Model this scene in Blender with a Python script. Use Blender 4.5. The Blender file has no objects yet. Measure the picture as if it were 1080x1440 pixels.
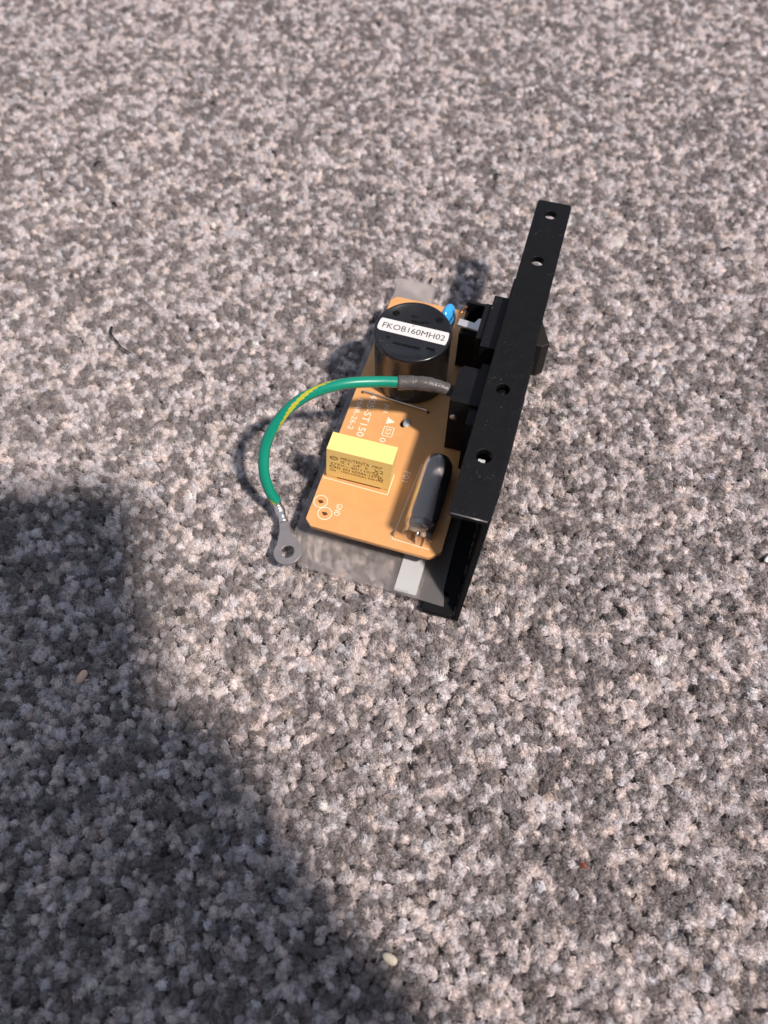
import bpy, bmesh, math, random
import numpy as np
from mathutils import Vector, Matrix

random.seed(7)
rng = np.random.default_rng(11)
MM = 0.001
scene = bpy.context.scene
col = scene.collection

# ------------------------------------------------------------------ camera
PITCH, CAM_H = 61.0, 190.0           # looking down by 61 degrees from 190 mm above the pile
cd = bpy.data.cameras.new('camera')
cd.sensor_fit = 'VERTICAL'; cd.sensor_height = 36.0; cd.sensor_width = 27.0
cd.lens = 1088.0 / 1440.0 * 36.0
cd.clip_start = 0.004; cd.clip_end = 50.0
cd.dof.use_dof = True; cd.dof.focus_distance = 0.203; cd.dof.aperture_fstop = 12.5
cam = bpy.data.objects.new('camera', cd); col.objects.link(cam)
cam.location = (0, 0, CAM_H * MM); cam.rotation_euler = (math.radians(90 - PITCH), 0, 0)
scene.camera = cam

# ------------------------------------------------------------------ world and lamp
w = bpy.data.worlds.new('World'); scene.world = w; w.use_nodes = True
bg = w.node_tree.nodes['Background']
bg.inputs[0].default_value = (0.70, 0.79, 1.0, 1); bg.inputs[1].default_value = 0.53
el, az, LD = math.radians(58.5), math.radians(-32), 1.9
lamp_pos = Vector((math.cos(el) * math.cos(az), math.cos(el) * math.sin(az), math.sin(el))) * LD
ld = bpy.data.lights.new('room_lamp', 'AREA'); ld.shape = 'DISK'; ld.size = 0.115
ld.energy = 64.0; ld.color = (1.0, 0.89, 0.815)
lamp = bpy.data.objects.new('room_lamp', ld); col.objects.link(lamp)
lamp.location = lamp_pos
lamp.rotation_euler = (Vector((0, 0.1, 0)) - lamp_pos).to_track_quat('-Z', 'Y').to_euler()
scene.cycles.max_bounces = 6; scene.cycles.diffuse_bounces = 2; scene.cycles.transmission_bounces = 6; scene.cycles.transparent_max_bounces = 8
scene.cycles.use_adaptive_sampling = True; scene.cycles.adaptive_threshold = 0.025; scene.cycles.time_limit = 480
scene.view_settings.view_transform = 'Standard'; scene.view_settings.look = 'None'
scene.view_settings.exposure = 0.0; scene.view_settings.gamma = 1.0
scene.view_settings.use_curve_mapping = False

# ------------------------------------------------------------------ materials
def mat(name, color, rough=0.5, spec=0.5, metal=0.0, bump=0.0, bscale=400.0, var=0.0, vscale=200.0, coat=0.0, trans=0.0, ior=1.45, dust=0.0):
    m = bpy.data.materials.new(name); m.use_nodes = True
    nt = m.node_tree; b = nt.nodes['Principled BSDF']
    b.inputs['Base Color'].default_value = (*color, 1); b.inputs['Roughness'].default_value = rough
    b.inputs['Specular IOR Level'].default_value = spec; b.inputs['Metallic'].default_value = metal
    b.inputs['Coat Weight'].default_value = coat; b.inputs['Transmission Weight'].default_value = trans
    b.inputs['IOR'].default_value = ior
    tc = nt.nodes.new('ShaderNodeTexCoord')
    if var > 0:
        n = nt.nodes.new('ShaderNodeTexNoise'); n.inputs['Scale'].default_value = vscale; n.inputs['Detail'].default_value = 5
        nt.links.new(tc.outputs['Object'], n.inputs['Vector'])
        mx = nt.nodes.new('ShaderNodeMix'); mx.data_type = 'RGBA'
        mx.inputs[6].default_value = (*[c * (1 - var) for c in color], 1)
        mx.inputs[7].default_value = (*[min(1, c * (1 + var)) for c in color], 1)
        nt.links.new(n.outputs['Fac'], mx.inputs[0]); nt.links.new(mx.outputs[2], b.inputs['Base Color'])
        mr = nt.nodes.new('ShaderNodeMapRange'); mr.inputs[3].default_value = max(0.02, rough - 0.12); mr.inputs[4].default_value = min(1, rough + 0.12)
        nt.links.new(n.outputs['Fac'], mr.inputs[0]); nt.links.new(mr.outputs[0], b.inputs['Roughness'])
    if dust > 0:      # fine pale dust specks and lint settled on the surface
        dn = nt.nodes.new('ShaderNodeTexNoise'); dn.inputs['Scale'].default_value = 1500; dn.inputs['Detail'].default_value = 1
        dm = nt.nodes.new('ShaderNodeTexNoise'); dm.inputs['Scale'].default_value = 130
        nt.links.new(tc.outputs['Object'], dn.inputs['Vector']); nt.links.new(tc.outputs['Object'], dm.inputs['Vector'])
        ad = nt.nodes.new('ShaderNodeMath'); ad.operation = 'MULTIPLY_ADD'; ad.inputs[1].default_value = 0.35
        nt.links.new(dm.outputs['Fac'], ad.inputs[0]); nt.links.new(dn.outputs['Fac'], ad.inputs[2])
        th_ = nt.nodes.new('ShaderNodeMapRange'); th_.inputs[1].default_value = 0.905; th_.inputs[2].default_value = 1.0; th_.inputs[4].default_value = dust
        nt.links.new(ad.outputs[0], th_.inputs[0])
        dx = nt.nodes.new('ShaderNodeMix'); dx.data_type = 'RGBA'; dx.inputs[7].default_value = (0.42, 0.38, 0.36, 1)
        src = b.inputs['Base Color'].links[0].from_socket if b.inputs['Base Color'].links else None
        if src: nt.links.new(src, dx.inputs[6])
        else: dx.inputs[6].default_value = (*color, 1)
        nt.links.new(th_.outputs[0], dx.inputs[0]); nt.links.new(dx.outputs[2], b.inputs['Base Color'])
    if bump > 0:
        n2 = nt.nodes.new('ShaderNodeTexNoise'); n2.inputs['Scale'].default_value = bscale; n2.inputs['Detail'].default_value = 3
        nt.links.new(tc.outputs['Object'], n2.inputs['Vector'])
        bp = nt.nodes.new('ShaderNodeBump'); bp.inputs['Strength'].default_value = bump; bp.inputs['Distance'].default_value = 0.0003
        nt.links.new(n2.outputs['Fac'], bp.inputs['Height']); nt.links.new(bp.outputs[0], b.inputs['Normal'])
    return m

M = {}
M['bracket'] = mat('black_textured_plastic', (0.005, 0.0052, 0.006), 0.52, 0.17, bump=0.35, bscale=2600, var=0.25, vscale=300, dust=0.09)
M['black'] = mat('black_moulded_plastic', (0.0055, 0.0055, 0.0065), 0.42, 0.25, bump=0.15, bscale=1500, var=0.3, vscale=250, dust=0.09)
M['gloss_black'] = mat('glossy_black_plastic', (0.010, 0.010, 0.012), 0.24, 0.5, var=0.2, vscale=200, bump=0.08, bscale=900, dust=0.10)
M['rocker'] = mat('lamplit_dark_plastic', (0.014, 0.013, 0.012), 0.5, 0.3, bump=0.2, bscale=1500, var=0.2, vscale=250)  # lamplight on the rocker's top put into a paler, browner base colour
M['emboss'] = mat('dull_black_marking', (0.002, 0.002, 0.002), 0.75, 0.2)
M['pcb'] = mat('orange_phenolic_board', (0.60, 0.305, 0.115), 0.42, 0.5, var=0.12, vscale=260, bump=0.10, bscale=1100, dust=0.35)
M['silk'] = mat('white_legend_ink', (0.84, 0.70, 0.55), 0.6, 0.3)
M['solder'] = mat('dull_solder', (0.42, 0.36, 0.32), 0.4, metal=0.9, bump=0.3, bscale=900)
M['brown'] = mat('burnt_flux', (0.10, 0.035, 0.012), 0.4)
M['wire_metal'] = mat('tinned_wire', (0.72, 0.69, 0.66), 0.28, metal=1.0)
M['label'] = mat('white_paper_label', (0.60, 0.585, 0.58), 0.55, 0.3, var=0.04, vscale=300)
M['fuse_body'] = mat('grey_fuse_body', (0.30, 0.29, 0.29), 0.35, 0.5, var=0.15, vscale=250)
M['ink'] = mat('dark_ink', (0.03, 0.03, 0.035), 0.6, 0.3)
M['green_ink'] = mat('green_pen', (0.12, 0.22, 0.08), 0.6, 0.3)
M['yellow'] = mat('yellow_capacitor_case', (0.88, 0.64, 0.22), 0.46, 0.45, var=0.05, vscale=350, bump=0.05, bscale=700)
M['cap_ink'] = mat('brown_capacitor_print', (0.16, 0.085, 0.012), 0.6, 0.3)
M['blue'] = mat('blue_epoxy', (0.035, 0.33, 0.70), 0.18, 0.55, var=0.08, vscale=250)
M['green'] = mat('green_wire_insulation', (0.003, 0.215, 0.14), 0.33, 0.5, var=0.08, vscale=150, bump=0.06, bscale=500)
M['stripe'] = mat('yellow_wire_stripe', (0.42, 0.40, 0.035), 0.35, 0.5)
M['shrink'] = mat('grey_heat_shrink', (0.075, 0.068, 0.066), 0.38, 0.5, bump=0.9, bscale=900, var=0.35, vscale=500)
M['steel'] = mat('tinned_steel', (0.40, 0.37, 0.37), 0.36, metal=0.75, bump=0.15, bscale=900, var=0.12, vscale=300)
M['bright'] = mat('bright_crimp_metal', (0.78, 0.75, 0.71), 0.24, metal=0.95, bump=0.35, bscale=700)
M['dull_metal'] = mat('grey_ring_metal', (0.30, 0.275, 0.275), 0.40, metal=0.55, bump=0.12, bscale=1200, var=0.15, vscale=300)
M['terminal'] = mat('pale_terminal_metal', (0.62, 0.60, 0.62), 0.36, metal=0.6, var=0.1, vscale=200)
M['strip'] = mat('pale_grey_tape', (0.42, 0.43, 0.43), 0.45, 0.4, var=0.06, vscale=200)
M['white_tab'] = mat('milky_film', (0.62, 0.54, 0.51), 0.5, 0.3, var=0.06, vscale=200)
M['beige'] = mat('beige_ceramic', (0.50, 0.37, 0.25), 0.5, 0.4, var=0.15, vscale=300)
M['copper'] = mat('copper_strands', (0.55, 0.26, 0.09), 0.35, metal=0.9)
M['rice'] = mat('rice_grain', (0.72, 0.62, 0.47), 0.5, 0.4, var=0.06, vscale=900)
M['rice_pink'] = mat('dry_pinkish_grain', (0.66, 0.43, 0.31), 0.5, 0.4, var=0.08, vscale=900)
M['white_bit'] = mat('white_scrap', (0.82, 0.78, 0.73), 0.6, 0.3)
M['red_flake'] = mat('red_brown_flake', (0.11, 0.018, 0.008), 0.5)
M['lint'] = mat('dark_lint', (0.018, 0.015, 0.014), 0.8, 0.2)
M['phone'] = mat('phone_case', (0.03, 0.03, 0.035), 0.4)
M['glass_dark'] = mat('dark_glass', (0.01, 0.01, 0.012), 0.08)

def film_material(name, tint, t_fac, haze, milk=(0.66, 0.64, 0.64)):
    """thin frosted film: clear transmission + blurred refraction + a little milky scatter and a sheen"""
    m = bpy.data.materials.new(name); m.use_nodes = True
    nt = m.node_tree; nt.nodes.remove(nt.nodes['Principled BSDF']); out = nt.nodes['Material Output']
    tr = nt.nodes.new('ShaderNodeBsdfTransparent'); tr.inputs[0].default_value = (*tint, 1)
    rf = nt.nodes.new('ShaderNodeBsdfRefraction'); rf.inputs['Roughness'].default_value = 0.30; rf.inputs['IOR'].default_value = 1.25
    rf.inputs[0].default_value = (*tint, 1)
    df = nt.nodes.new('ShaderNodeBsdfTranslucent'); df.inputs[0].default_value = (*milk, 1)
    d2 = nt.nodes.new('ShaderNodeBsdfDiffuse'); d2.inputs[0].default_value = (*milk, 1)
    gl = nt.nodes.new('ShaderNodeBsdfGlossy'); gl.inputs['Roughness'].default_value = 0.30
    def mix(a, b, f):
        x = nt.nodes.new('ShaderNodeMixShader')
        if isinstance(f, float): x.inputs[0].default_value = f
        else: nt.links.new(f, x.inputs[0])
        nt.links.new(a, x.inputs[1]); nt.links.new(b, x.inputs[2]); return x.outputs[0]
    s = mix(rf.outputs[0], tr.outputs[0], t_fac)
    s = mix(s, mix(df.outputs[0], d2.outputs[0], 0.5), haze)
    fr = nt.nodes.new('ShaderNodeFresnel'); fr.inputs[0].default_value = 1.3
    s = mix(s, gl.outputs[0], fr.outputs[0])
    nt.links.new(s, out.inputs[0])
    return m
M['film'] = film_material('frosted_insulating_film', (0.98, 0.97, 0.96), 0.80, 0.15)
M['clear'] = film_material('clear_shrink_end', (0.93, 0.91, 0.89), 1.0, 0.10)
M['milky'] = film_material('milky_film_tab', (0.95, 0.93, 0.92), 0.8, 0.28)
M['sleeve'] = film_material('clear_grey_sleeve', (0.70, 0.69, 0.70), 1.0, 0.62, (0.62, 0.60, 0.605))

# ------------------------------------------------------------------ mesh helpers (all in millimetres)
def add_obj(name, bm_or_me, material, parent=None, smooth=False, loc=None, rot=None):
    if isinstance(bm_or_me, bmesh.types.BMesh):
        me = bpy.data.meshes.new(name); bm_or_me.to_mesh(me); bm_or_me.free()
        me.transform(Matrix.Scale(MM, 4))
    else:
        me = bm_or_me
    mats = material if isinstance(material, (list, tuple)) else [material]
    for m in mats: me.materials.append(M[m])
    if smooth: me.polygons.foreach_set('use_smooth', [True] * len(me.polygons))
    o = bpy.data.objects.new(name, me); col.objects.link(o)
    if parent: o.parent = parent
    if loc: o.location = Vector(loc) * MM
    if rot: o.rotation_euler = rot
    return o

def bevel(bm, wdt, seg=2):
    if wdt <= 0: return
    es = [e for e in bm.edges if len(e.link_faces) == 2 and e.calc_face_angle(0) > 0.5]
    bmesh.ops.bevel(bm, geom=es, offset=wdt, segments=seg, affect='EDGES', profile=0.5)

def box(bm, x0, x1, y0, y1, z0, z1, bev=0.0, seg=2):
    t = bmesh.new()
    vs = [t.verts.new((x, y, z)) for x in (x0, x1) for y in (y0, y1) for z in (z0, z1)]
    for f in ((0, 1, 3, 2), (4, 6, 7, 5), (0, 4, 5, 1), (2, 3, 7, 6), (0, 2, 6, 4), (1, 5, 7, 3)):
        t.faces.new([vs[i] for i in f])
    bevel(t, bev, seg); merge(bm, t)

def merge(bm, t, mtx=None, mi=None):
    mp = {}
    for v in t.verts: mp[v] = bm.verts.new(mtx @ v.co if mtx else v.co)
    for f in t.faces:
        try: nf = bm.faces.new([mp[v] for v in f.verts])
        except ValueError: continue
        nf.material_index = f.material_index if mi is None else mi; nf.smooth = f.smooth
    t.free()

def prism(bm, pts, z0, z1, bev=0.0, axis='z'):
    t = bmesh.new()
    def P(a, b, c): return {'z': (a, b, c), 'x': (c, a, b), 'y': (a, c, b)}[axis]
    lo = [t.verts.new(P(a, b, z0)) for a, b in pts]; hi = [t.verts.new(P(a, b, z1)) for a, b in pts]
    n = len(pts)
    t.faces.new(lo[::-1]); t.faces.new(hi)
    for i in range(n): t.faces.new([lo[i], lo[(i + 1) % n], hi[(i + 1) % n], hi[i]])
    bmesh.ops.recalc_face_normals(t, faces=t.faces)
    bevel(t, bev); merge(bm, t)

def lathe(bm, prof, cx, cy, n=48, mtx=None, mi=0):
    t = bmesh.new(); rings = []
    for r, z in prof:
        if r < 1e-6: rings.append([t.verts.new((cx, cy, z))])
        else: rings.append([t.verts.new((cx + r * math.cos(2 * math.pi * i / n), cy + r * math.sin(2 * math.pi * i / n), z)) for i in range(n)])
    for a, b in zip(rings, rings[1:]):
        for i in range(n):
            j = (i + 1) % n
            if len(a) == 1 and len(b) == 1: continue
            if len(a) == 1: f = t.faces.new([a[0], b[j], b[i]])
            elif len(b) == 1: f = t.faces.new([a[i], a[j], b[0]])
            else: f = t.faces.new([a[i], a[j], b[j], b[i]])
            f.smooth = True
    bmesh.ops.recalc_face_normals(t, faces=t.faces)
    merge(bm, t, mtx, mi)

def spline(pts, n):
    """Catmull-Rom through pts; n samples"""
    P = [Vector(p) for p in pts]; P = [2 * P[0] - P[1]] + P + [2 * P[-1] - P[-2]]
    out = []; k = len(P) - 3
    for i in range(n):
        s = i / (n - 1) * k; a = min(int(s), k - 1); t = s - a
        p0, p1, p2, p3 = P[a:a + 4]
        out.append(0.5 * ((2 * p1) + (p2 - p0) * t + (2 * p0 - 5 * p1 + 4 * p2 - p3) * t * t + (3 * p1 - p0 - 3 * p2 + p3) * t ** 3))
    return out

def tube(bm, path, radius, sides=12, mi_fn=None, caps=True):
    t = bmesh.new(); n = len(path); rings = []
    N = None
    for i, p in enumerate(path):
        T = (path[min(i + 1, n - 1)] - path[max(i - 1, 0)]).normalized()
        if N is None:
            N = T.cross(Vector((0, 0, 1)))
            if N.length < 1e-4: N = Vector((1, 0, 0))
        N = (N - T * N.dot(T)).normalized(); B = T.cross(N)
        r = radius(i / (n - 1)) if callable(radius) else radius
        if not isinstance(r, tuple): r = (r, r)
        rings.append([t.verts.new(p + N * (r[0] * math.cos(2 * math.pi * k / sides)) + B * (r[1] * math.sin(2 * math.pi * k / sides))) for k in range(sides)])
    for i in range(n - 1):
        for k in range(sides):
            f = t.faces.new([rings[i][k], rings[i][(k + 1) % sides], rings[i + 1][(k + 1) % sides], rings[i + 1][k]])
            f.smooth = True
            if mi_fn: f.material_index = mi_fn(i / (n - 1), k / sides)
    if caps:
        t.faces.new(rings[0][::-1]); t.faces.new(rings[-1])
    bmesh.ops.recalc_face_normals(t, faces=t.faces)
    merge(bm, t)

def circle(cx, cy, r, n=24, ry=None): return [(cx + r * math.cos(2 * math.pi * i / n), cy + (ry or r) * math.sin(2 * math.pi * i / n)) for i in range(n)]
def rrect(x0, x1, y0, y1, r, n=5):
    out = []
    for cx, cy, a in ((x1 - r, y1 - r, 0), (x0 + r, y1 - r, 90), (x0 + r, y0 + r, 180), (x1 - r, y0 + r, 270)):
        out += [(cx + r * math.cos(math.radians(a + 90 * i / n)), cy + r * math.sin(math.radians(a + 90 * i / n))) for i in range(n + 1)]
    return out

def from_curve(cu):
    """turn a curve or text datablock into a plain mesh, in the curve's own units"""
    o = bpy.data.objects.new('temporary_outline', cu); col.objects.link(o)
    dg = bpy.context.evaluated_depsgraph_get(); dg.update()
    me = bpy.data.meshes.new_from_object(o.evaluated_get(dg))
    bpy.data.objects.remove(o); bpy.data.curves.remove(cu)
    me.materials.clear()
    return me

def plate(outlines, z0, z1, bev=0.15):
    """flat plate with holes: first outline is the rim, the rest are holes"""
    cu = bpy.data.curves.new('outline', 'CURVE'); cu.dimensions = '2D'; cu.fill_mode = 'BOTH'
    cu.extrude = max((z1 - z0) / 2 - bev, 0.001); cu.bevel_depth = bev; cu.bevel_resolution = 1; cu.offset = -bev
    for pts in outlines:
        s = cu.splines.new('POLY'); s.points.add(len(pts) - 1); s.use_cyclic_u = True
        for p, (x, y) in zip(s.points, pts): p.co = (x, y, 0, 1)
    me = from_curve(cu)
    b = bmesh.new(); b.from_mesh(me); bpy.data.meshes.remove(me)
    bmesh.ops.remove_doubles(b, verts=b.verts, dist=0.002)
    for v in b.verts: v.co.z += (z0 + z1) / 2
    bmesh.ops.recalc_face_normals(b, faces=b.faces)
    return b

def text_bm(s, size, width=None, height=None):
    """flat lettering around its own lower left corner, stretched to width x height"""
    cu = bpy.data.curves.new('lettering', 'FONT'); cu.body = s; cu.size = size; cu.resolution_u = 3
    me = from_curve(cu)
    b = bmesh.new(); b.from_mesh(me); bpy.data.meshes.remove(me)
    xs = [v.co.x for v in b.verts]; ys = [v.co.y for v in b.verts]
    x0, y0 = min(xs), min(ys); sx = (width / (max(xs) - x0)) if width else 1; sy = (height / (max(ys) - y0)) if height else sx
    for v in b.verts: v.co.x = (v.co.x - x0) * sx; v.co.y = (v.co.y - y0) * sy
    return b

def frame(origin, xd, yd):
    x = Vector(xd).normalized(); y = Vector(yd).normalized(); z = x.cross(y)
    m = Matrix((x, y, z)).transposed().to_4x4(); m.translation = Vector(origin); return m

def tag(o, label=None, cat=None, group=None, kind=None):
    if label: o['label'] = label
    if cat: o['category'] = cat
    if group: o['group'] = group
    if kind: o['kind'] = kind
    return o

# ------------------------------------------------------------------ carpet: backing and pile
def carpet_material(name, attr):
    m = bpy.data.materials.new(name); m.use_nodes = True
    nt = m.node_tree; b = nt.nodes['Principled BSDF']
    b.inputs['Roughness'].default_value = 0.62; b.inputs['Specular IOR Level'].default_value = 0.28
    b.inputs['Sheen Weight'].default_value = 0.25; b.inputs['Sheen Roughness'].default_value = 0.5
    if attr:
        a = nt.nodes.new('ShaderNodeAttribute'); a.attribute_type = 'INSTANCER'; a.attribute_name = 'tuft_colour'
        g = nt.nodes.new('ShaderNodeNewGeometry')
        mr = nt.nodes.new('ShaderNodeMapRange'); mr.inputs[3].default_value = 0.80; mr.inputs[4].default_value = 1.18
        nt.links.new(g.outputs['Random Per Island'], mr.inputs[0])
        v = nt.nodes.new('ShaderNodeVectorMath'); v.operation = 'SCALE'
        nt.links.new(a.outputs['Color'], v.inputs[0]); nt.links.new(mr.outputs[0], v.inputs['Scale'])
        nt.links.new(v.outputs[0], b.inputs['Base Color'])
        tl = nt.nodes.new('ShaderNodeBsdfTranslucent'); nt.links.new(v.outputs[0], tl.inputs[0])
        mxs = nt.nodes.new('ShaderNodeMixShader'); mxs.inputs[0].default_value = 0.46
        nt.links.new(b.outputs[0], mxs.inputs[1]); nt.links.new(tl.outputs[0], mxs.inputs[2])
        nt.links.new(mxs.outputs[0], nt.nodes['Material Output'].inputs[0])
    else:
        tc = nt.nodes.new('ShaderNodeTexCoord'); n = nt.nodes.new('ShaderNodeTexNoise'); n.inputs['Scale'].default_value = 320; n.inputs['Detail'].default_value = 2
        nt.links.new(tc.outputs['Object'], n.inputs['Vector'])
        r = nt.nodes.new('ShaderNodeValToRGB'); r.color_ramp.elements[0].position = 0.42; r.color_ramp.elements[1].position = 0.58
        r.color_ramp.elements[0].color = (0.16, 0.135, 0.13, 1); r.color_ramp.elements[1].color = (0.48, 0.41, 0.40, 1)
        nt.links.new(n.outputs['Fac'], r.inputs[0]); nt.links.new(r.outputs[0], b.inputs['Base Color'])
    return m
M['pile'] = carpet_material('heathered_twist_pile', True)
M['backing'] = carpet_material('carpet_ground', False)

bm = bmesh.new()
bmesh.ops.create_grid(bm, x_segments=8, y_segments=8, size=2200)
for v in bm.verts: v.co.z = -3.6; v.co.y += 200
carpet = add_obj('carpet', bm, 'backing'); tag(carpet, 'heathered grey and off-white twist pile carpet', None, kind='structure')

def tuft_mesh(k):
    """a cut, twisted yarn end: short solid core and a dense brush of fibre ends"""
    r = random.Random(100 + k); bm = bmesh.new()
    sides = 7; rings = []
    bx, by = r.uniform(-.45, .45), r.uniform(-.45, .45); tw = r.uniform(.5, 1.3)
    for z, rad in ((-3.6, .85), (-2.4, 1.12), (-1.6, 1.15), (-.9, .8)):
        f = (z + 3.6) / 3.6
        rings.append([bm.verts.new((rad * math.cos(6.283 * i / sides) + bx * f * f, rad * math.sin(6.283 * i / sides) + by * f * f, z + r.uniform(-.1, .1))) for i in range(sides)])
    top = bm.verts.new((bx * .7, by * .8, -.6))
    for a, b in zip(rings, rings[1:]):
        for i in range(sides): bm.faces.new([a[i], a[(i + 1) % sides], b[(i + 1) % sides], b[i]]).smooth = True
    for i in range(sides): bm.faces.new([rings[-1][i], rings[-1][(i + 1) % sides], top]).smooth = True
    rt = r.uniform(1.2, 1.65); ex = r.choice((r.uniform(.74, .9), r.uniform(1.1, 1.35)))
    for _ in range(66):
        a = r.uniform(0, 6.283); q = math.sqrt(r.random())
        def at(rad, ang, z):
            f = (z + 3.6) / 3.6
            return Vector((rad * math.cos(ang) * ex + bx * f * f, rad * math.sin(ang) / ex + by * f * f, z))
        zt = -.95 * q ** 2 + r.uniform(-.3, .2)
        p = at(.95 * q, a, -2.7); m_ = at(1.3 * q, a + tw * .4, -1.35 + .3 * r.random() - .3 * q); e = at(rt * .88 * q + r.uniform(-.1, .2), a + tw + r.uniform(-.25, .25), zt)
        wd = r.uniform(.17, .29)
        sd = (e - p).cross(Vector((r.uniform(-1, 1), r.uniform(-1, 1), r.uniform(-1, 1)))).normalized() * wd / 2
        v = [bm.verts.new(x) for x in (p - sd, p + sd, m_ + sd, m_ - sd, e + sd * .7, e - sd * .7)]
        bm.faces.new(v[:4]); bm.faces.new([v[3], v[2], v[4], v[5]])
    for _ in range(12):      # stray fuzz bridging to the neighbours
        a = r.uniform(0, 6.283); p = Vector((bx * .7 + .8 * math.cos(a), by * .7 + .8 * math.sin(a), -.9))
        d = Vector((math.cos(a + r.uniform(-.8, .8)), math.sin(a + r.uniform(-.8, .8)), r.uniform(-.05, .75))).normalized() * r.uniform(.7, 1.4)
        sd = d.cross(Vector((r.uniform(-1, 1), r.uniform(-1, 1), 1))).normalized() * .045; e = p + d + Vector((0, 0, -.15))
        bm.faces.new([bm.verts.new(x) for x in (p - sd, p + sd, p + d * .6 + sd + Vector((0, 0, .1)), e, p + d * .6 - sd + Vector((0, 0, .1)))])
    me = bpy.data.meshes.new('tuft'); bm.to_mesh(me); bm.free(); me.transform(Matrix.Scale(MM, 4))
    me.materials.append(M['pile'])
    return me

def value_noise(x, y, seed):
    g = np.random.default_rng(seed).random((512, 512))
    xi = np.floor(x).astype(int); yi = np.floor(y).astype(int); fx = x - xi; fy = y - yi
    fx = fx * fx * (3 - 2 * fx); fy = fy * fy * (3 - 2 * fy)
    G = lambda a, b: g[a % 512, b % 512]
    return (G(xi, yi) * (1 - fx) + G(xi + 1, yi) * fx) * (1 - fy) + (G(xi, yi + 1) * (1 - fx) + G(xi + 1, yi + 1) * fx) * fy

SP = 1.85
xs = np.arange(-280, 280, SP); ys = np.arange(-120, 500, SP * 0.9)
gx, gy = np.meshgrid(xs, ys); gx = gx + (np.arange(len(ys)) % 2)[:, None] * SP / 2
px = (gx + rng.normal(0, .42, gx.shape)).ravel(); py = (gy + rng.normal(0, .42, gx.shape)).ravel()
n = len(px)
hgt = (value_noise(px / 7, py / 7, 1) - .5) * .55 + rng.normal(0, .13, n) - .2
mixv = value_noise(px / 2.35, py / 2.35, 2) * .52 + rng.random(n) * .43
mixv = (mixv - mixv.mean()) / mixv.std()
t = 1 / (1 + np.exp(-(mixv - 0.02) * 5.4))
light = np.array([0.90, 0.835, 0.825]); dark = np.array([0.385, 0.345, 0.34])
colr = dark[None] * (1 - t[:, None]) + light[None] * t[:, None]
colr *= (1 + rng.normal(0, .07, n))[:, None]
hue = rng.normal(0, .022, n); colr[:, 0] *= 1 + hue; colr[:, 2] *= 1 - hue
fl = rng.random(n); colr[fl < .006] *= .25
tilt_dir = value_noise(px / 9, py / 9, 5) * 12.6
tilt = np.abs(rng.normal(0.0, .20, n)) + .05
rot = np.stack([tilt * np.cos(tilt_dir) + rng.normal(0, .2, n), tilt * np.sin(tilt_dir) + rng.normal(0, .2, n), rng.random(n) * 6.283], 1)
scl = rng.normal(1.03, .13, n).clip(.7, 1.45)

me = bpy.data.meshes.new('carpet_pile')
me.vertices.add(n)
me.vertices.foreach_set('co', (np.stack([px, py, hgt], 1) * MM).astype(np.float32).ravel())
at_ = me.attributes.new('tuft_colour', 'FLOAT_COLOR', 'POINT'); at_.data.foreach_set('color', np.concatenate([colr.clip(0, 1), np.ones((n, 1))], 1).astype(np.float32).ravel())
at_ = me.attributes.new('tuft_turn', 'FLOAT_VECTOR', 'POINT'); at_.data.foreach_set('vector', rot.astype(np.float32).ravel())
at_ = me.attributes.new('tuft_scale', 'FLOAT', 'POINT'); at_.data.foreach_set('value', scl.astype(np.float32))
at_ = me.attributes.new('tuft_kind', 'INT', 'POINT'); at_.data.foreach_set('value', rng.integers(0, 10, n).astype(np.int32))
pile = bpy.data.objects.new('carpet_pile', me); col.objects.link(pile)
tag(pile, 'short twisted carpet pile in mixed off-white and grey-brown tufts', None, kind='stuff')
tc_ = bpy.data.collections.new('tuft_kinds')
for k in range(10): tc_.objects.link(bpy.data.objects.new('tuft', tuft_mesh(k)))
ng = bpy.data.node_groups.new('pile_tufts', 'GeometryNodeTree')
ng.interface.new_socket('Geometry', in_out='INPUT', socket_type='NodeSocketGeometry')
ng.interface.new_socket('Geometry', in_out='OUTPUT', socket_type='NodeSocketGeometry')
N = ng.nodes.new; gi = N('NodeGroupInput'); go = N('NodeGroupOutput')
ci = N('GeometryNodeCollectionInfo'); ci.inputs[0].default_value = tc_; ci.inputs[1].default_value = True; ci.inputs[2].default_value = True
ip = N('GeometryNodeInstanceOnPoints'); ip.inputs['Pick Instance'].default_value = True
def named(nm, ty):
    a = N('GeometryNodeInputNamedAttribute'); a.data_type = ty; a.inputs[0].default_value = nm; return a.outputs[0]
ng.links.new(gi.outputs[0], ip.inputs['Points']); ng.links.new(ci.outputs[0], ip.inputs['Instance'])
ng.links.new(named('tuft_kind', 'INT'), ip.inputs['Instance Index'])
er = N('FunctionNodeEulerToRotation'); ng.links.new(named('tuft_turn', 'FLOAT_VECTOR'), er.inputs[0])
ng.links.new(er.outputs[0], ip.inputs['Rotation']); ng.links.new(named('tuft_scale', 'FLOAT'), ip.inputs['Scale'])
ng.links.new(ip.outputs[0], go.inputs[0])
md = pile.modifiers.new('tufts', 'NODES'); md.node_group = ng

# ------------------------------------------------------------------ the power inlet module
# local frame: u = panel normal (outward), v = along the bracket (away), z = up
ROOT = Vector((23.91, 81.71, 0)); YAW = math.radians(-16.3)
mod = bpy.data.objects.new('power_inlet_module', None); col.objects.link(mod)
mod.empty_display_size = 0.02
mod.location = ROOT * MM; mod.rotation_euler = (0, 0, YAW)
tag(mod, 'dismantled power inlet module with orange circuit board and long black bracket', 'power module')
HF, HP = 37.0, 10.0
def lean(z): return -2.0 * (HF - z) / HF

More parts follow.
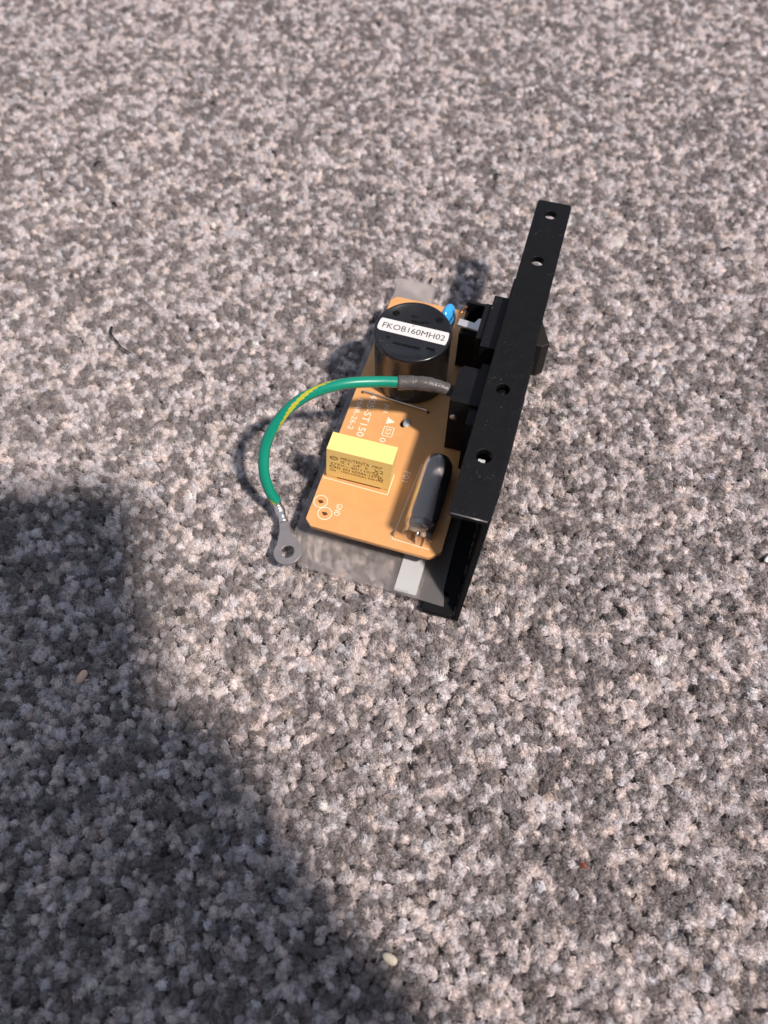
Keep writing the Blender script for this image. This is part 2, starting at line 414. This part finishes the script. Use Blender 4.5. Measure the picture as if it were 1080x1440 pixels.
# bracket: top flange with tab, leaning panel, lower flange
bm = plate([rrect(-9.9, 0, 0.4, 109, 1.0), circle(-5.3, 103.4, 1.7), circle(-5.4, 84.1, 1.75), circle(-5.3, 38.0, 1.7), circle(-5.4, 17.4, 1.9)], HF - 2.0, HF, 0.18)
br = add_obj('bracket', bm, 'bracket', mod)
bm = bmesh.new()
t = bmesh.new()
side = [(-10, 0), (84, 0), (84, HF - 2.05), (0.6, HF - 2.05)]   # panel seen from the side (v, z)
for th in (0, -1.2):
    for v_, z_ in side: t.verts.new((lean(z_) + th, v_, z_))
t.verts.ensure_lookup_table(); V = t.verts
t.faces.new(V[0:4]); t.faces.new([V[7], V[6], V[5], V[4]])
for i in range(4): t.faces.new([V[i], V[(i + 1) % 4], V[4 + (i + 1) % 4], V[4 + i]])
bmesh.ops.recalc_face_normals(t, faces=t.faces); bevel(t, .2)
merge(bm, t)
add_obj('panel', bm, 'bracket', br)
bm = plate([rrect(-12.0, -3.7, -10, 84, .8), circle(-7.2, -5.2, 1.75)], 0, 2.0, 0.18)
add_obj('lower_flange', bm, 'bracket', br)
# pale bead added as the bright lit line on the cut end's rim
bm = bmesh.new(); tube(bm, [Vector((-9.4, .35, HF - .15)), Vector((-5, .33, HF - .1)), Vector((-.8, .35, HF - .15))], .13, 6)
add_obj('lit_edge_line', bm, 'steel', br)
# pegs under the flange holes
bm = bmesh.new(); lathe(bm, [(0, HF - 1.6), (1.2, HF - 1.7), (1.5, HF - 2.6), (1.5, HF - 9)], -5.3, 38.0, 20)
add_obj('screw_boss', bm, 'black', br)
bm = bmesh.new(); box(bm, -6.6, -4.9, 15.8, 17.1, HF - 7.0, HF - 1.3, .3)
add_obj('screw_end', bm, 'strip', br)

# insulating sheet under the board
bm = plate([[(-46.6, -7.6), (-20, -7.7), (-6.4, -8.0), (-7.6, -3.2), (-8.0, 10), (-8.0, 86.5), (-35.2, 86.6), (-35.6, 97.4), (-48.8, 97.8), (-48.4, 87), (-51.0, 86.5), (-51.0, 2.7)]], 2.25, 2.5, 0.04)
for v in bm.verts:
    if v.co.y > 86: v.co.z += (v.co.y - 86) * .32
    v.co.z += 0.5 * math.sin(v.co.x * .12)**2 * (1 if v.co.y < 0 else 0.3) * (0 if v.co.x > -13 else 1)
sheet = add_obj('insulating_sheet', bm, 'film', mod)
bm = plate([rrect(-20.2, -14.2, -7.1, 60, .3)], 2.56, 2.66, 0.02)
add_obj('adhesive_strip', bm, 'strip', sheet)
bm = bmesh.new()
prism(bm, [(-48.3, 88.0), (-36.0, 88.0), (-36.0, 97.0), (-48.4, 97.4)], 2.8, 2.95)
for v in bm.verts: v.co.z += (v.co.y - 86) * .32 + .06
add_obj('milky_tab', bm, 'milky', sheet)

# circuit board
holes = [circle(-30.7, 39.9, 1.2, 20, 1.5), circle(-45.2, 9.0, .55, 12), circle(-43.0, 5.8, .55, 12)]
rim = [(-47.4, 3.0), (-45.4, 1.2), (-13.2, 1.0), (-10.4, 3.4), (-10.4, 85.4), (-11.4, 86.2), (-45.6, 86.2), (-47.4, 84.6)]
bm = plate([rim] + holes, HP - 1.6, HP, 0.12)
board = add_obj('circuit_board', bm, 'pcb', mod)
SZ = HP + 0.03
silk = bmesh.new()
def legend(s, u, v, length, height):
    """lettering that reads towards the viewer (-v), its top towards +u"""
    merge(silk, text_bm(s, 2, length, height), frame((u - height / 2, v, SZ), (0, -1, 0), (1, 0, 0)))
legend('405-ST150', -41.5, 47.2, 15.2, 2.1)
legend('MAR-26-2', -44.8, 44.6, 11.0, 1.6)
legend('J01', -37.0, 45.2, 3.2, 1.6)
legend('F01', -25.3, 24.6, 3.4, 1.6)
legend('GND', -39.9, 9.6, 3.6, 1.6)
legend('53', -34.2, 36.9, 2.0, 1.5)
legend('01', -34.9, 33.4, 2.6, 1.7)
def line(a, b, wd=.22):
    a, b = Vector((*a, SZ)), Vector((*b, SZ)); d = (b - a).normalized(); s = Vector((-d.y, d.x, 0)) * wd / 2
    silk.faces.new([silk.verts.new(p) for p in (a - s, b - s, b + s, a + s)])
def ring(cx, cy, r, wd=.2, a0=0, a1=360, n=32):
    A = [math.radians(a0 + (a1 - a0) * i / n) for i in range(n + 1)]
    for i in range(n):
        silk.faces.new([silk.verts.new((cx + q * math.cos(t_), cy + q * math.sin(t_), SZ)) for q, t_ in ((r - wd / 2, A[i]), (r + wd / 2, A[i]), (r + wd / 2, A[i + 1]), (r - wd / 2, A[i + 1]))])
silk.faces.new([silk.verts.new((*p, SZ)) for p in ((-35.6, 40.7), (-35.6, 38.2), (-33.2, 39.4))])
for a, b in (((-35.6, 37.4), (-32.8, 37.4)), ((-32.8, 37.4), (-32.8, 34.2)), ((-32.8, 34.2), (-35.6, 34.2)), ((-35.6, 34.2), (-35.6, 37.4))): line(a, b)
ring(-45.2, 9.0, 1.85); ring(-43.0, 5.8, 1.85); ring(-16.0, 41.5, 2.6, .16, 40, 320)
for a, b in (((-22.2, 28), (-23.8, 3.6)), ((-23.8, 3.6), (-13.6, 3.2)), ((-47.0, 16.4), (-28.6, 15.9)), ((-28.6, 15.9), (-28.6, 22.6))): line(a, b, .2)
bmesh.ops.recalc_face_normals(silk, faces=silk.faces)
for f in silk.faces:
    if f.normal.z < 0: f.normal_flip()
add_obj('legend_print', silk, 'silk', board)
for (u, v) in ((-45.2, 9.0), (-43.0, 5.8)):
    bm = bmesh.new(); prism(bm, [(u + x * 1.4, v + y * .55 - x * .2) for x, y in circle(0, 0, .62, 14)], HP + .005, HP + .05)
    add_obj('solder_eyelet', bm, 'brown', board)
# oval slot plug
bm = bmesh.new(); lathe(bm, [(0, HP + .45), (.6, HP + .4), (1.05, HP + .15), (1.1, HP - 1)], 0, 0, 18, Matrix.Translation((-29.9, 40.2, 0)) @ Matrix.Scale(1.35, 4, (0, 1, 0)))
add_obj('fixing_peg', bm, 'strip', board)
# wire jumper with its flux marks
bm = bmesh.new()
tube(bm, spline([(-44.9, 47.1, HP - .5), (-44.6, 47.05, HP + .5), (-43.8, 47, HP + .75), (-35, 46.3, HP + .8), (-26.4, 45.6, HP + .75), (-25.5, 45.5, HP + .5), (-25.2, 45.5, HP - .5)], 40), .23, 10)
add_obj('jumper_wire', bm, 'wire_metal', board)
for u, v in ((-45.1, 47.15), (-25.1, 45.45)):
    bm = bmesh.new(); prism(bm, circle(u, v, .55, 14), HP + .005, HP + .06); add_obj('jumper_solder', bm, 'brown', board)

# choke
bm = bmesh.new(); cx, cy, R = -33.3, 56.9, 10.75; zt = HP + 19.2
lathe(bm, [(R - .5, HP + .1), (R - .15, HP + 1), (R - .1, zt - 1.4), (R, zt - 1.2), (R, zt - .35), (R - .15, zt - .08), (R - .45, zt), (R - .75, zt - .04), (R - .95, zt - .3), (0, zt - .3)], cx, cy, 72)
choke = add_obj('choke_coil', bm, 'gloss_black', mod)
zf = zt - .3
lab = bmesh.new()
pts = []
lw, lh = R - .55, 2.25
pts = [(cx - lw + .1, cy + .3 + lh - .9), (cx - lw + .9, cy + .3 + lh), (cx + lw - .75, cy + lh), (cx + lw - .1, cy + lh - .7), (cx + lw - .3, cy - lh + .1), (cx + lw - .9, cy - lh - .1), (cx - lw + 1.1, cy - lh + .35), (cx - lw + .25, cy - lh + 1.0)]
prism(lab, pts, zf + .02, zf + .14, .03)
label = add_obj('paper_label', lab, 'label', choke)
bm = bmesh.new()
merge(bm, text_bm('FKOB160MH02', 2.4, 17.6, 1.95), frame((cx - 8.6, cy - .85, zf + .17), (1, -.012, 0), (.012, 1, 0)))
add_obj('label_code', bm, 'ink', choke)
bm = bmesh.new(); merge(bm, text_bm('F', 1, .6, .8), frame((cx - .6, cy + 1.35, zf + .17), (1, 0, 0), (0, 1, 0)))
add_obj('pen_mark', bm, 'green_ink', choke)
for u, v in ((-6.2, 5.2), (5.9, 6.0)):
    bm = bmesh.new(); lathe(bm, [(.95, zf - .02), (1.0, zf + .16), (.72, zf + .2), (.6, zf + .04), (.3, zf + .03), (.25, zf + .15), (0, zf + .17)], cx + u, cy + v, 20)
    add_obj('moulded_dimple', bm, 'emboss', choke)
bm = bmesh.new()
for u, v, L in ((-1.9, 5.4, 1.6), (-1.4, 3.6, 3.2), (1.8, 4.2, 1.4), (-4.2, -5.2, 7.6), (5.0, -4.5, 1.8), (-6.3, -3.7, .7)):
    x = cx + u
    while x < cx + u + L:
        d = random.uniform(.25, .6); box(bm, x, x + d, cy + v - random.uniform(.15, .4), cy + v + random.uniform(.15, .4), zf - .05, zf + .1); x += d + .12
add_obj('moulded_lettering', bm, 'emboss', choke)

# film capacitor
bm = bmesh.new(); u0, u1, v0, v1, zc = -46.3, -28.6, 16.9, 22.4, HP + 13.0
box(bm, u0, u1, v0, v1, HP + 1.0, zc, .75, 3)
box(bm, u0 + .1, u0 + 3.0, v0 + .15, v1 - .1, HP + .06, HP + 1.5, .1); box(bm, u1 - 2.4, u1 - .1, v0 + .15, v1 - .1, HP + .06, HP + 1.5, .1)
for v in bm.verts: v.co.x += (v.co.z - HP) * .06; v.co.y += (v.co.z - HP) * .05
capo = add_obj('film_capacitor', bm, 'yellow', mod)
bm = bmesh.new()
fr = frame((u0 + .55, v0 - .03, HP), (1, 0, 0), (.06, .05, 1))
fm = Matrix.Translation((0, 0, 0)) @ fr
def capline(s, x, z, L, h): merge(bm, text_bm(s, 2, L, h), fm @ Matrix.Translation((x, z, .0)))
capline('MEX/TENTA', 3.4, 9.55, 7.8, 1.25); capline('MKP', 12.0, 9.6, 2.6, 1.05)
capline('0.1 uF', 3.4, 8.05, 5.6, 1.1); capline('K', 10.2, 8.0, .8, 1.1); capline('X2', 12.4, 7.5, 2.7, 1.5)
capline('275V~ 40/110/56', .5, 6.5, 13.4, 1.05)
capline('EN 60384-14', 4.2, 5.0, 8.4, 1.1); capline('94V', 12.8, 5.2, 2.2, 1.3)
capline('GN', .4, 3.5, 1.7, 1.0); capline('10EN400(E) 00HAL', 3.6, 3.5, 11.8, 1.1)
def capring(x, z, rx, rz, wd=.25):
    for i in range(20):
        a, b = 2 * math.pi * i / 20, 2 * math.pi * (i + 1) / 20
        bm.faces.new([bm.verts.new(fm @ Vector((x + rx * k * math.cos(t_), z + rz * k * math.sin(t_), 0))) for k, t_ in ((1 - wd, a), (1, a), (1, b), (1 - wd, b))])
capring(1.5, 9.6, 1.15, .85); capline('MT', .9, 9.25, 1.2, .7); capring(1.3, 5.6, .95, .6, .35); capring(2.9, 5.5, .55, .6, .35); capring(14.6, 4.9, .7, .6, .4)
add_obj('rating_print', bm, 'cap_ink', capo)

# fuse in a clear sleeve
fu = -17.4
bm = bmesh.new()
mx = frame((fu, 0, HP + 4.6), (1, 0, 0), (0, 0, 1)) ; # profile axis runs along -v
def along(prof, n=28): 
    q = bmesh.new(); lathe(q, prof, 0, 0, n); 
    for v in q.verts: v.co = Vector((v.co.x * 1.0, v.co.z, v.co.y))
    return q
q = along([(2.65, 8.2), (2.7, 8.6), (2.7, 24.8), (2.6, 25.2)])
merge(bm, q, Matrix.Translation((fu, 0, HP + 4.5)))
fuse = add_obj('fuse', bm, 'fuse_body', mod, True)
bm = bmesh.new()
def sleeve_ring(prof):
    q = along(prof, 40)
    for v in q.verts:
        a = math.atan2(v.co.z, v.co.x); r_ = math.hypot(v.co.x, v.co.z)
        # heat shrink pulled into a soft six-sided tube with a ridge along the top left
        k = 1.0 / max(abs(math.cos((a - math.radians(100) + math.pi / 6) % (math.pi / 3) - math.pi / 6)), .87)
        k = 1 + (k - 1) * .75 * min(1, max(0, 27.5 - v.co.y) / 2)
        v.co.x *= k; v.co.z *= k
        if v.co.y < 8: v.co.x += .18 * math.sin(v.co.y * 2.4 + v.co.z)
    return q
merge(bm, sleeve_ring([(0, 28.7), (1.6, 28.6), (3.0, 28.0), (3.7, 26.6), (3.9, 24.0), (3.9, 16), (3.9, 9.0), (3.75, 7.6)]), Matrix.Translation((fu, 0, HP + 4.4)))
add_obj('heat_shrink_sleeve', bm, 'sleeve', fuse, True)
bm = bmesh.new()
merge(bm, sleeve_ring([(3.75, 7.6), (3.6, 6.0), (3.5, 4.6), (3.7, 3.2)]), Matrix.Translation((fu, 0, HP + 4.4)))
add_obj('clear_sleeve_end', bm, 'clear', fuse, True)
for y0, y1 in ((22.6, 27.2), (6.2, 9.6)):
    bm = bmesh.new(); q = along([(0, y0), (2.5, y0), (2.8, y0 + .2), (2.8, y1 - .3), (2.5, y1), (0, y1)]); merge(bm, q, Matrix.Translation((fu, 0, HP + 4.5)))
    add_obj('end_cap', bm, 'steel' if y0 > 15 else 'steel', fuse)
bm = bmesh.new(); bmesh.ops.create_uvsphere(bm, u_segments=14, v_segments=9, radius=1.5)
for v in bm.verts: v.co = Vector((v.co.x * 1.25 - 18.3, v.co.y * .95 + 5.8, v.co.z * .95 + HP + 5.6))
q = bmesh.new(); bmesh.ops.create_uvsphere(q, u_segments=12, v_segments=8, radius=.85); merge(bm, q, Matrix.Translation((-15.9, 4.9, HP + 4.4)))
add_obj('solder_blob', bm, 'beige', fuse, True)
for y in (4.2, 28.0):
    bm = bmesh.new(); tube(bm, spline([(fu, y + (2.5 if y < 10 else -2), HP + 4.5), (fu, y + .4, HP + 4.3), (fu, y, HP + 3), (fu, y, HP - 1)], 14), .4, 8)
    add_obj('fuse_lead', bm, 'wire_metal', fuse)

# blue disc capacitor
bm = bmesh.new(); bmesh.ops.create_uvsphere(bm, u_segments=28, v_segments=16, radius=1)
for v in bm.verts: v.co = Vector((v.co.x * 1.95, v.co.y * 4.4, v.co.z * 4.9 + (-.8 * abs(v.co.y) if v.co.z < 0 else 0)))
disc = add_obj('disc_capacitor', bm, 'blue', mod, True, loc=(-27.2, 75.0, HP + 6.8), rot=(0, math.radians(-6), math.radians(-10)))
for y in (-2.4, 2.4):
    bm = bmesh.new(); tube(bm, [Vector((0, y * .7, -3.4)), Vector((0, y, -5.0)), Vector((0, y, -7.6))], .3, 8)
    add_obj('lead', bm, 'wire_metal', disc)

# inlet socket: wide body on the panel, stepped block behind, thin faceplate outside
inlet = bpy.data.objects.new('inlet_socket', None); col.objects.link(inlet); inlet.parent = mod
bm = bmesh.new(); box(bm, -12.4, -3.6, 29.5, 49.6, 5.0, 31.0, .5)
add_obj('socket_body', bm, 'black', inlet)
bm = bmesh.new(); box(bm, -17.7, -6.0, 34.9, 46.0, HP + .4, 31.9, .35)
box(bm, -16.9, -6.0, 46.0, 47.2, HP + 4, 31.4, .2)
add_obj('terminal_block', bm, 'black', inlet)
bm = bmesh.new(); lathe(bm, [(1.0, 0), (1.0, .25), (.7, .5), (0, .55)], 0, 0, 16, Matrix.Translation((-16.2, 34.95, 25.2)) @ Matrix.Rotation(math.radians(90), 4, 'X'))
add_obj('rivet', bm, 'solder', inlet)
bm = bmesh.new()
prism(bm, rrect(11.0, 55.0, 5.5, 31.5, 2.5), 0, .7, .2, 'x')
for v in bm.verts: v.co.x += lean(v.co.z) + .03
add_obj('faceplate', bm, 'black', inlet)
bm = bmesh.new(); prism(bm, rrect(22, 46, 10, 27, 2.0), .2, 1.1, .2, 'x')
for v in bm.verts: v.co.x += lean(v.co.z) + .03
add_obj('socket_shroud', bm, 'gloss_black', inlet)

# rocker switch
sw = bpy.data.objects.new('rocker_switch', None); col.objects.link(sw); sw.parent = mod
bm = bmesh.new()
box(bm, -10.4, -3.6, 54.6, 79.6, 9, 33.4, .4)
box(bm, -14.2, -9.9, 53.0, 71.6, 12, 33.6, .35); box(bm, -16.0, -14.0, 56.5, 69.2, 13, 32.4, .3)
add_obj('switch_body', bm, 'black', sw)
bm = bmesh.new()
# open black shroud round the spade terminals
box(bm, -21.8, -15.9, 64.2, 65.0, HP + .5, 24.2, .15); box(bm, -21.8, -15.9, 73.4, 74.2, HP + .5, 27.0, .15)
box(bm, -21.8, -21.0, 65.0, 73.4, HP + .5, 23.4, .15); box(bm, -21.0, -15.9, 65.0, 73.4, HP + .5, 20.5, .1)
add_obj('terminal_shroud', bm, 'black', sw)
bm = bmesh.new()
prism(bm, [(-22.7, 65.6), (-15.9, 64.9), (-15.8, 67.3), (-13.2, 67.8), (-13.2, 69.8), (-17.4, 69.4), (-18.2, 67.5), (-22.6, 68.0)], 25.2, 26.0, .12)
add_obj('spade_terminal', bm, 'terminal', sw)
bm = bmesh.new()
tube(bm, spline([(-22.2, 66.6, 25.4), (-23.0, 67.6, 24.0), (-23.2, 70.0, 23.6), (-22.8, 72.6, 23.8), (-21.8, 73.4, 25.4)], 24), .28, 8)
add_obj('terminal_loop', bm, 'copper', sw)
bm = bmesh.new()
prism(bm, [(lean(20) - .1, 81.0), (lean(20) - .1, 63.0), (-.7, 62.9), (-.7, 81.0)], 11.5, 27.5, .2)
for v in bm.verts: v.co.x += lean(v.co.z) - lean(20)
add_obj('switch_bezel', bm, 'black', sw)
bm = bmesh.new()
prism(bm, [(-1.5, 79.5), (-1.5, 64.0), (1.6, 64.0), (3.5, 65.6), (1.7, 69.5), (.1, 73.2), (-.8, 79.5)], 13.6, 26.2, .25)
add_obj('rocker', bm, 'rocker', sw)

# earth wire: green with a yellow spiral, shrink sleeve at the socket, crimped ring at the free end
P = [(-30.2, 38.5, 30.2), (-37.3, 36.0, 31.0), (-45.6, 31.9, 32.0), (-53.4, 27.2, 30.4), (-59.0, 22.0, 26.2), (-62.0, 16.3, 20.4), (-61.7, 11.4, 14.6), (-59.9, 8.8, 9.3), (-58.1, 7.9, 5.6)]
path = spline(P, 110)
def stripe(s, a):
    c = (0.52 - 1.7 * (s - .47)) % 1.0
    d = abs((a - c + .5) % 1.0 - .5)
    return 1 if d < .058 else 0
bm = bmesh.new(); tube(bm, path, 1.45, 28, stripe)
wire = add_obj('earth_wire', bm, ['green', 'stripe'], mod)
bm = bmesh.new()
def shr(s): 
    w_ = 1.95 - .35 * max(0, s - .55) * 2 + .05 * math.sin(s * 17) + .04 * math.sin(s * 39)
    return (w_ * .95, w_ * (1.0 - .25 * max(0, s - .5)))
tube(bm, spline([(-32.2, 37.9, 30.1), (-28, 39.0, 30.2), (-24.4, 39.7, 30.0), (-21, 40.3, 29.2), (-17.2, 40.8, 27.6)], 40), shr, 18)
add_obj('heat_shrink', bm, 'shrink', wire)
bm = bmesh.new()
tube(bm, spline([(-58.3, 8.0, 5.9), (-57.2, 6.9, 4.6), (-55.8, 5.3, 3.9), (-54.4, 3.4, 3.6)], 26), lambda s: (1.5 - .25 * math.sin(s * 6.2) ** 2 - .2 * s, 1.25 - .3 * s + .12 * math.sin(s * 19)), 16)
add_obj('crimp_barrel', bm, 'bright', wire)
bm = bmesh.new()
for k in range(7):
    a = k * .9; tube(bm, [Vector((-58.9 + .3 * math.cos(a), 8.3 + .3 * math.sin(a), 6.1)), Vector((-57.2 + .8 * math.cos(a), 7.6 + .5 * math.sin(a), 5.2))], .12, 6)
add_obj('bare_strand', bm, 'copper', wire)
ro = plate([circle(0, 0, 3.8, 40), circle(0, 0, 1.85, 32)], -.4, .4, .08)
prism(ro, [(-1.25, 9.2), (-1.45, 6.6), (-2.7, 2.6), (2.7, 2.6), (1.45, 6.6), (1.25, 9.2)], -.38, .38, .06)
ringo = add_obj('ring_terminal', ro, 'dull_metal', wire)
# ring plane: long axis back to the crimp, face tipped towards the viewer
rc = Vector((-50.0, -5.4, 4.6)); back = (Vector((-54.3, 3.2, 4.3)) - rc).normalized()
sidev = back.cross(Vector((.30, -.75, .62)).normalized()).normalized(); nrm = sidev.cross(back)
mw = Matrix((sidev, back, nrm)).transposed().to_4x4(); mw.translation = rc * MM
ringo.matrix_local = mw

# ------------------------------------------------------------------ crumbs on the pile (positions relative to the module frame)
Rz = Matrix.Rotation(YAW, 4, 'Z')
def world(u, v, z): return Rz @ Vector((u, v, z)) + ROOT
def grain(name, u, v, L, W, ang, m, label, cat, group=None, z=.9):
    bm = bmesh.new(); bmesh.ops.create_uvsphere(bm, u_segments=14, v_segments=10, radius=1)
    for q in bm.verts:
        e = abs(q.co.x) ** 2.2
        q.co = Vector((math.copysign(abs(q.co.x) ** .75, q.co.x) * L / 2, q.co.y * W / 2 * (1 + .12 * q.co.x), q.co.z * W / 2 * .8 + .1 * q.co.x))
    o = add_obj(name, bm, m, None, True); o.location = world(u, v, z) * MM; o.rotation_euler = (.1, -.12, math.radians(ang)); tag(o, label, cat, group); return o
grain('rice_grain', -88.7, -50.9, 3.7, 2.0, 62, 'rice_pink', 'pinkish dry rice grain lying in the shadow at the left', 'rice grain', 'rice grains on the carpet')
grain('rice_grain', 2.1, -88.0, 3.5, 2.0, -28, 'rice', 'pale cream rice grain at the bottom edge beside the shadow', 'rice grain', 'rice grains on the carpet')
grain('paper_scrap', 75.2, 31.4, 4.6, 1.9, 26, 'white_bit', 'bright white scrap at the right edge of the carpet', 'scrap')
bm = bmesh.new()
v_ = [bm.verts.new(p) for p in ((-1.2, .9, .3), (-.3, .3, .6), (.5, 1.0, .2), (.4, 0, .5), (1.3, -1.2, .1), (.2, -.7, .5), (-.9, -.6, .2))]
for f in ((0, 6, 1), (1, 6, 5), (1, 5, 3), (1, 3, 2), (3, 5, 4)): bm.faces.new([v_[i] for i in f])
r_ = bmesh.ops.extrude_face_region(bm, geom=bm.faces[:])
for x in r_['geom']:
    if isinstance(x, bmesh.types.BMVert): x.co.z -= .25
bmesh.ops.recalc_face_normals(bm, faces=bm.faces)
o = add_obj('leaf_flake', bm, 'red_flake'); o.location = world(38.7, -58.4, .7) * MM; tag(o, 'small reddish brown flake lying in the carpet at lower right', 'flake')
def lint(name, pts, r, label, cat='lint', group=None):
    W_ = [world(*p) for p in pts]; c = sum(W_, Vector()) / len(W_)
    bm = bmesh.new(); tube(bm, spline([p - c for p in W_], 24), lambda s: r * (1.25 - .7 * s) * (1 + .25 * math.sin(s * 31)), 7)
    o = add_obj(name, bm, 'lint'); o.location = c * MM; tag(o, label, cat, group)
lint('dark_thread', [(-132.8, 56.2, 1.0), (-131.6, 53.5, 1.3), (-128.2, 50.9, 1.0), (-125.6, 49.0, 1.2), (-122.6, 48.3, .6)], .33, 'thin black curved thread on the carpet left of the module', 'thread')
def px_point(x, y):
    th = math.radians(PITCH); F = Vector((0, math.cos(th), -math.sin(th))); U = Vector((0, math.sin(th), math.cos(th)))
    d = F * 1088 + Vector((x - 540, 0, 0)) + U * (720 - y); p = Vector((0, 0, CAM_H)) + d * (-CAM_H / d.z)
    return Rz.inverted() @ (p - ROOT)
for (x, y, dx, dy, lb) in ((138, 231, 2.2, 2.4, 'tiny black lint tick on the upper left carpet'), (162, 289, 2.2, -1.2, 'short dark lint speck above the curved black thread'),
                           (1022, 64, 1.8, .6, 'dark lint speck near the top right corner'), (1022, 352, 2.4, .8, 'dark lint speck right of the black bracket tab'),
                           (606, 396, .2, 1.8, 'small dark speck just behind the circuit board'), (262, 1048, 2.0, -1.0, 'black fluff on the edge of the big shadow'),
                           (965, 1322, .8, -2.4, 'dark fibre in the lower right carpet')):
    p = px_point(x, y)
    lint('lint_speck', [(p.x - dx / 2, p.y - dy / 2, .3), (p.x, p.y + .3, .9), (p.x + dx / 2, p.y + dy / 2, .4)], .36, lb, 'lint', 'dark lint specks in the pile')

# ------------------------------------------------------------------ the phone that takes the picture, and the hand that holds it (behind the lens; they cast the large shadow)
th = math.radians(PITCH); F = Vector((0, math.cos(th), -math.sin(th))); U = Vector((0, math.sin(th), math.cos(th))); Rr = Vector((1, 0, 0))
base = Matrix((Rr, U, -F)).transposed().to_4x4(); base.translation = Vector((0, 0, CAM_H)) * MM
ph = bpy.data.objects.new('smartphone', None); col.objects.link(ph); ph.matrix_world = base
tag(ph, 'dark smartphone held above the carpet, casting the large shadow', 'phone')
bm = plate([rrect(-28, 49.5, -126, 38.5, 6)], 4.0, 12.0, .8)
add_obj('phone_body', bm, 'phone', ph)
bm = plate([rrect(-26, 47.5, -124, 36.5, 6)], 12.05, 12.3, .05)
add_obj('screen', bm, 'glass_dark', ph)
bm = bmesh.new(); lathe(bm, [(5.5, 4.0), (5.5, 3.2), (4.6, 3.1), (4.4, 3.5), (0, 3.5)], 0, 0, 28)
add_obj('camera_lens', bm, 'glass_dark', ph)

def skin_material():
    """dark clothes up to the wrist, skin beyond it (object space distance from the hand)"""
    m = bpy.data.materials.new('clothes_and_skin'); m.use_nodes = True; nt = m.node_tree; b = nt.nodes['Principled BSDF']; b.inputs['Roughness'].default_value = 0.7
    tc = nt.nodes.new('ShaderNodeTexCoord'); vm = nt.nodes.new('ShaderNodeVectorMath'); vm.operation = 'DISTANCE'; vm.inputs[1].default_value = (0.078, -0.118, 0.016)
    lt = nt.nodes.new('ShaderNodeMath'); lt.operation = 'LESS_THAN'; lt.inputs[1].default_value = 0.15
    mx = nt.nodes.new('ShaderNodeMix'); mx.data_type = 'RGBA'; mx.inputs[6].default_value = (0.03, 0.033, 0.045, 1); mx.inputs[7].default_value = (0.50, 0.30, 0.22, 1)
    nt.links.new(tc.outputs['Object'], vm.inputs[0]); nt.links.new(vm.outputs['Value'], lt.inputs[0]); nt.links.new(lt.outputs[0], mx.inputs[0]); nt.links.new(mx.outputs[2], b.inputs['Base Color'])
    return m
me = bpy.data.meshes.new('person')
iv = base.inverted()
def W3(x, y, z): return tuple((iv @ (Vector((x, y, z)) * MM)) / MM)      # world millimetres -> phone frame
J = [(W3(310, -300, 240), 42), (W3(112, -135, 175), 29), ((78, -118, 16), 34), ((76, -88, 14), 30),
     ((65, -58, 10), 17), ((57, -32, 8), 13), ((50, -13, 8), 8.5),                                       # index finger along the edge
     ((52, -95, -2), 11), ((10, -84, -6), 9.5), ((-26, -78, 2), 8.5), ((-33, -76, 12), 7.5),            # fingers round the back
     ((50, -112, -2), 11), ((10, -106, -6), 9.5), ((-26, -101, 2), 8.5), ((-33, -99, 12), 7.5),
     ((50, -128, 0), 10), ((12, -126, -6), 8.5), ((-25, -122, 2), 7.5), ((-32, -120, 12), 6.5),
     ((62, -92, 26), 13), ((50, -66, 24), 10.5), ((38, -44, 20), 9),                                      # thumb over the screen side
     (W3(235, -440, 400), 60), (W3(25, -470, 430), 115), (W3(0, -620, 320), 140), (W3(-20, -770, 190), 160),      # shoulder, chest, waist, pelvis
     (W3(18, -340, 485), 58), (W3(14, -262, 520), 82), (W3(12, -215, 575), 78),                              # neck and bowed head
     (W3(-185, -450, 400), 62), (W3(-290, -380, 230), 46), (W3(-270, -240, 60), 36),                         # other arm propped on the floor
     (W3(150, -470, 95), 82), (W3(160, -760, 60), 58), (W3(-190, -470, 95), 82), (W3(-200, -760, 60), 58)]     # folded legs
E_ = [(0, 1), (1, 2), (2, 3), (3, 4), (4, 5), (5, 6), (2, 7), (7, 8), (8, 9), (9, 10), (2, 11), (11, 12), (12, 13), (13, 14), (2, 15), (15, 16), (16, 17), (17, 18), (2, 19), (19, 20), (20, 21),
      (0, 22), (22, 23), (23, 24), (24, 25), (23, 26), (26, 27), (27, 28), (23, 29), (29, 30), (30, 31), (25, 32), (32, 33), (25, 34), (34, 35)]
me.from_pydata([Vector(j[0]) * MM for j in J], E_, [])
me.materials.append(skin_material())
person = bpy.data.objects.new('person', me); col.objects.link(person); person.matrix_world = base
person.modifiers.new('skin', 'SKIN')
for i, j in enumerate(J):
    me.skin_vertices[0].data[i].radius = (j[1] * MM, j[1] * MM); me.skin_vertices[0].data[i].use_root = (i == 25)
person.modifiers.new('smooth', 'SUBSURF').render_levels = 2
tag(person, 'person kneeling in dark clothes, holding the smartphone over the carpet', 'person')
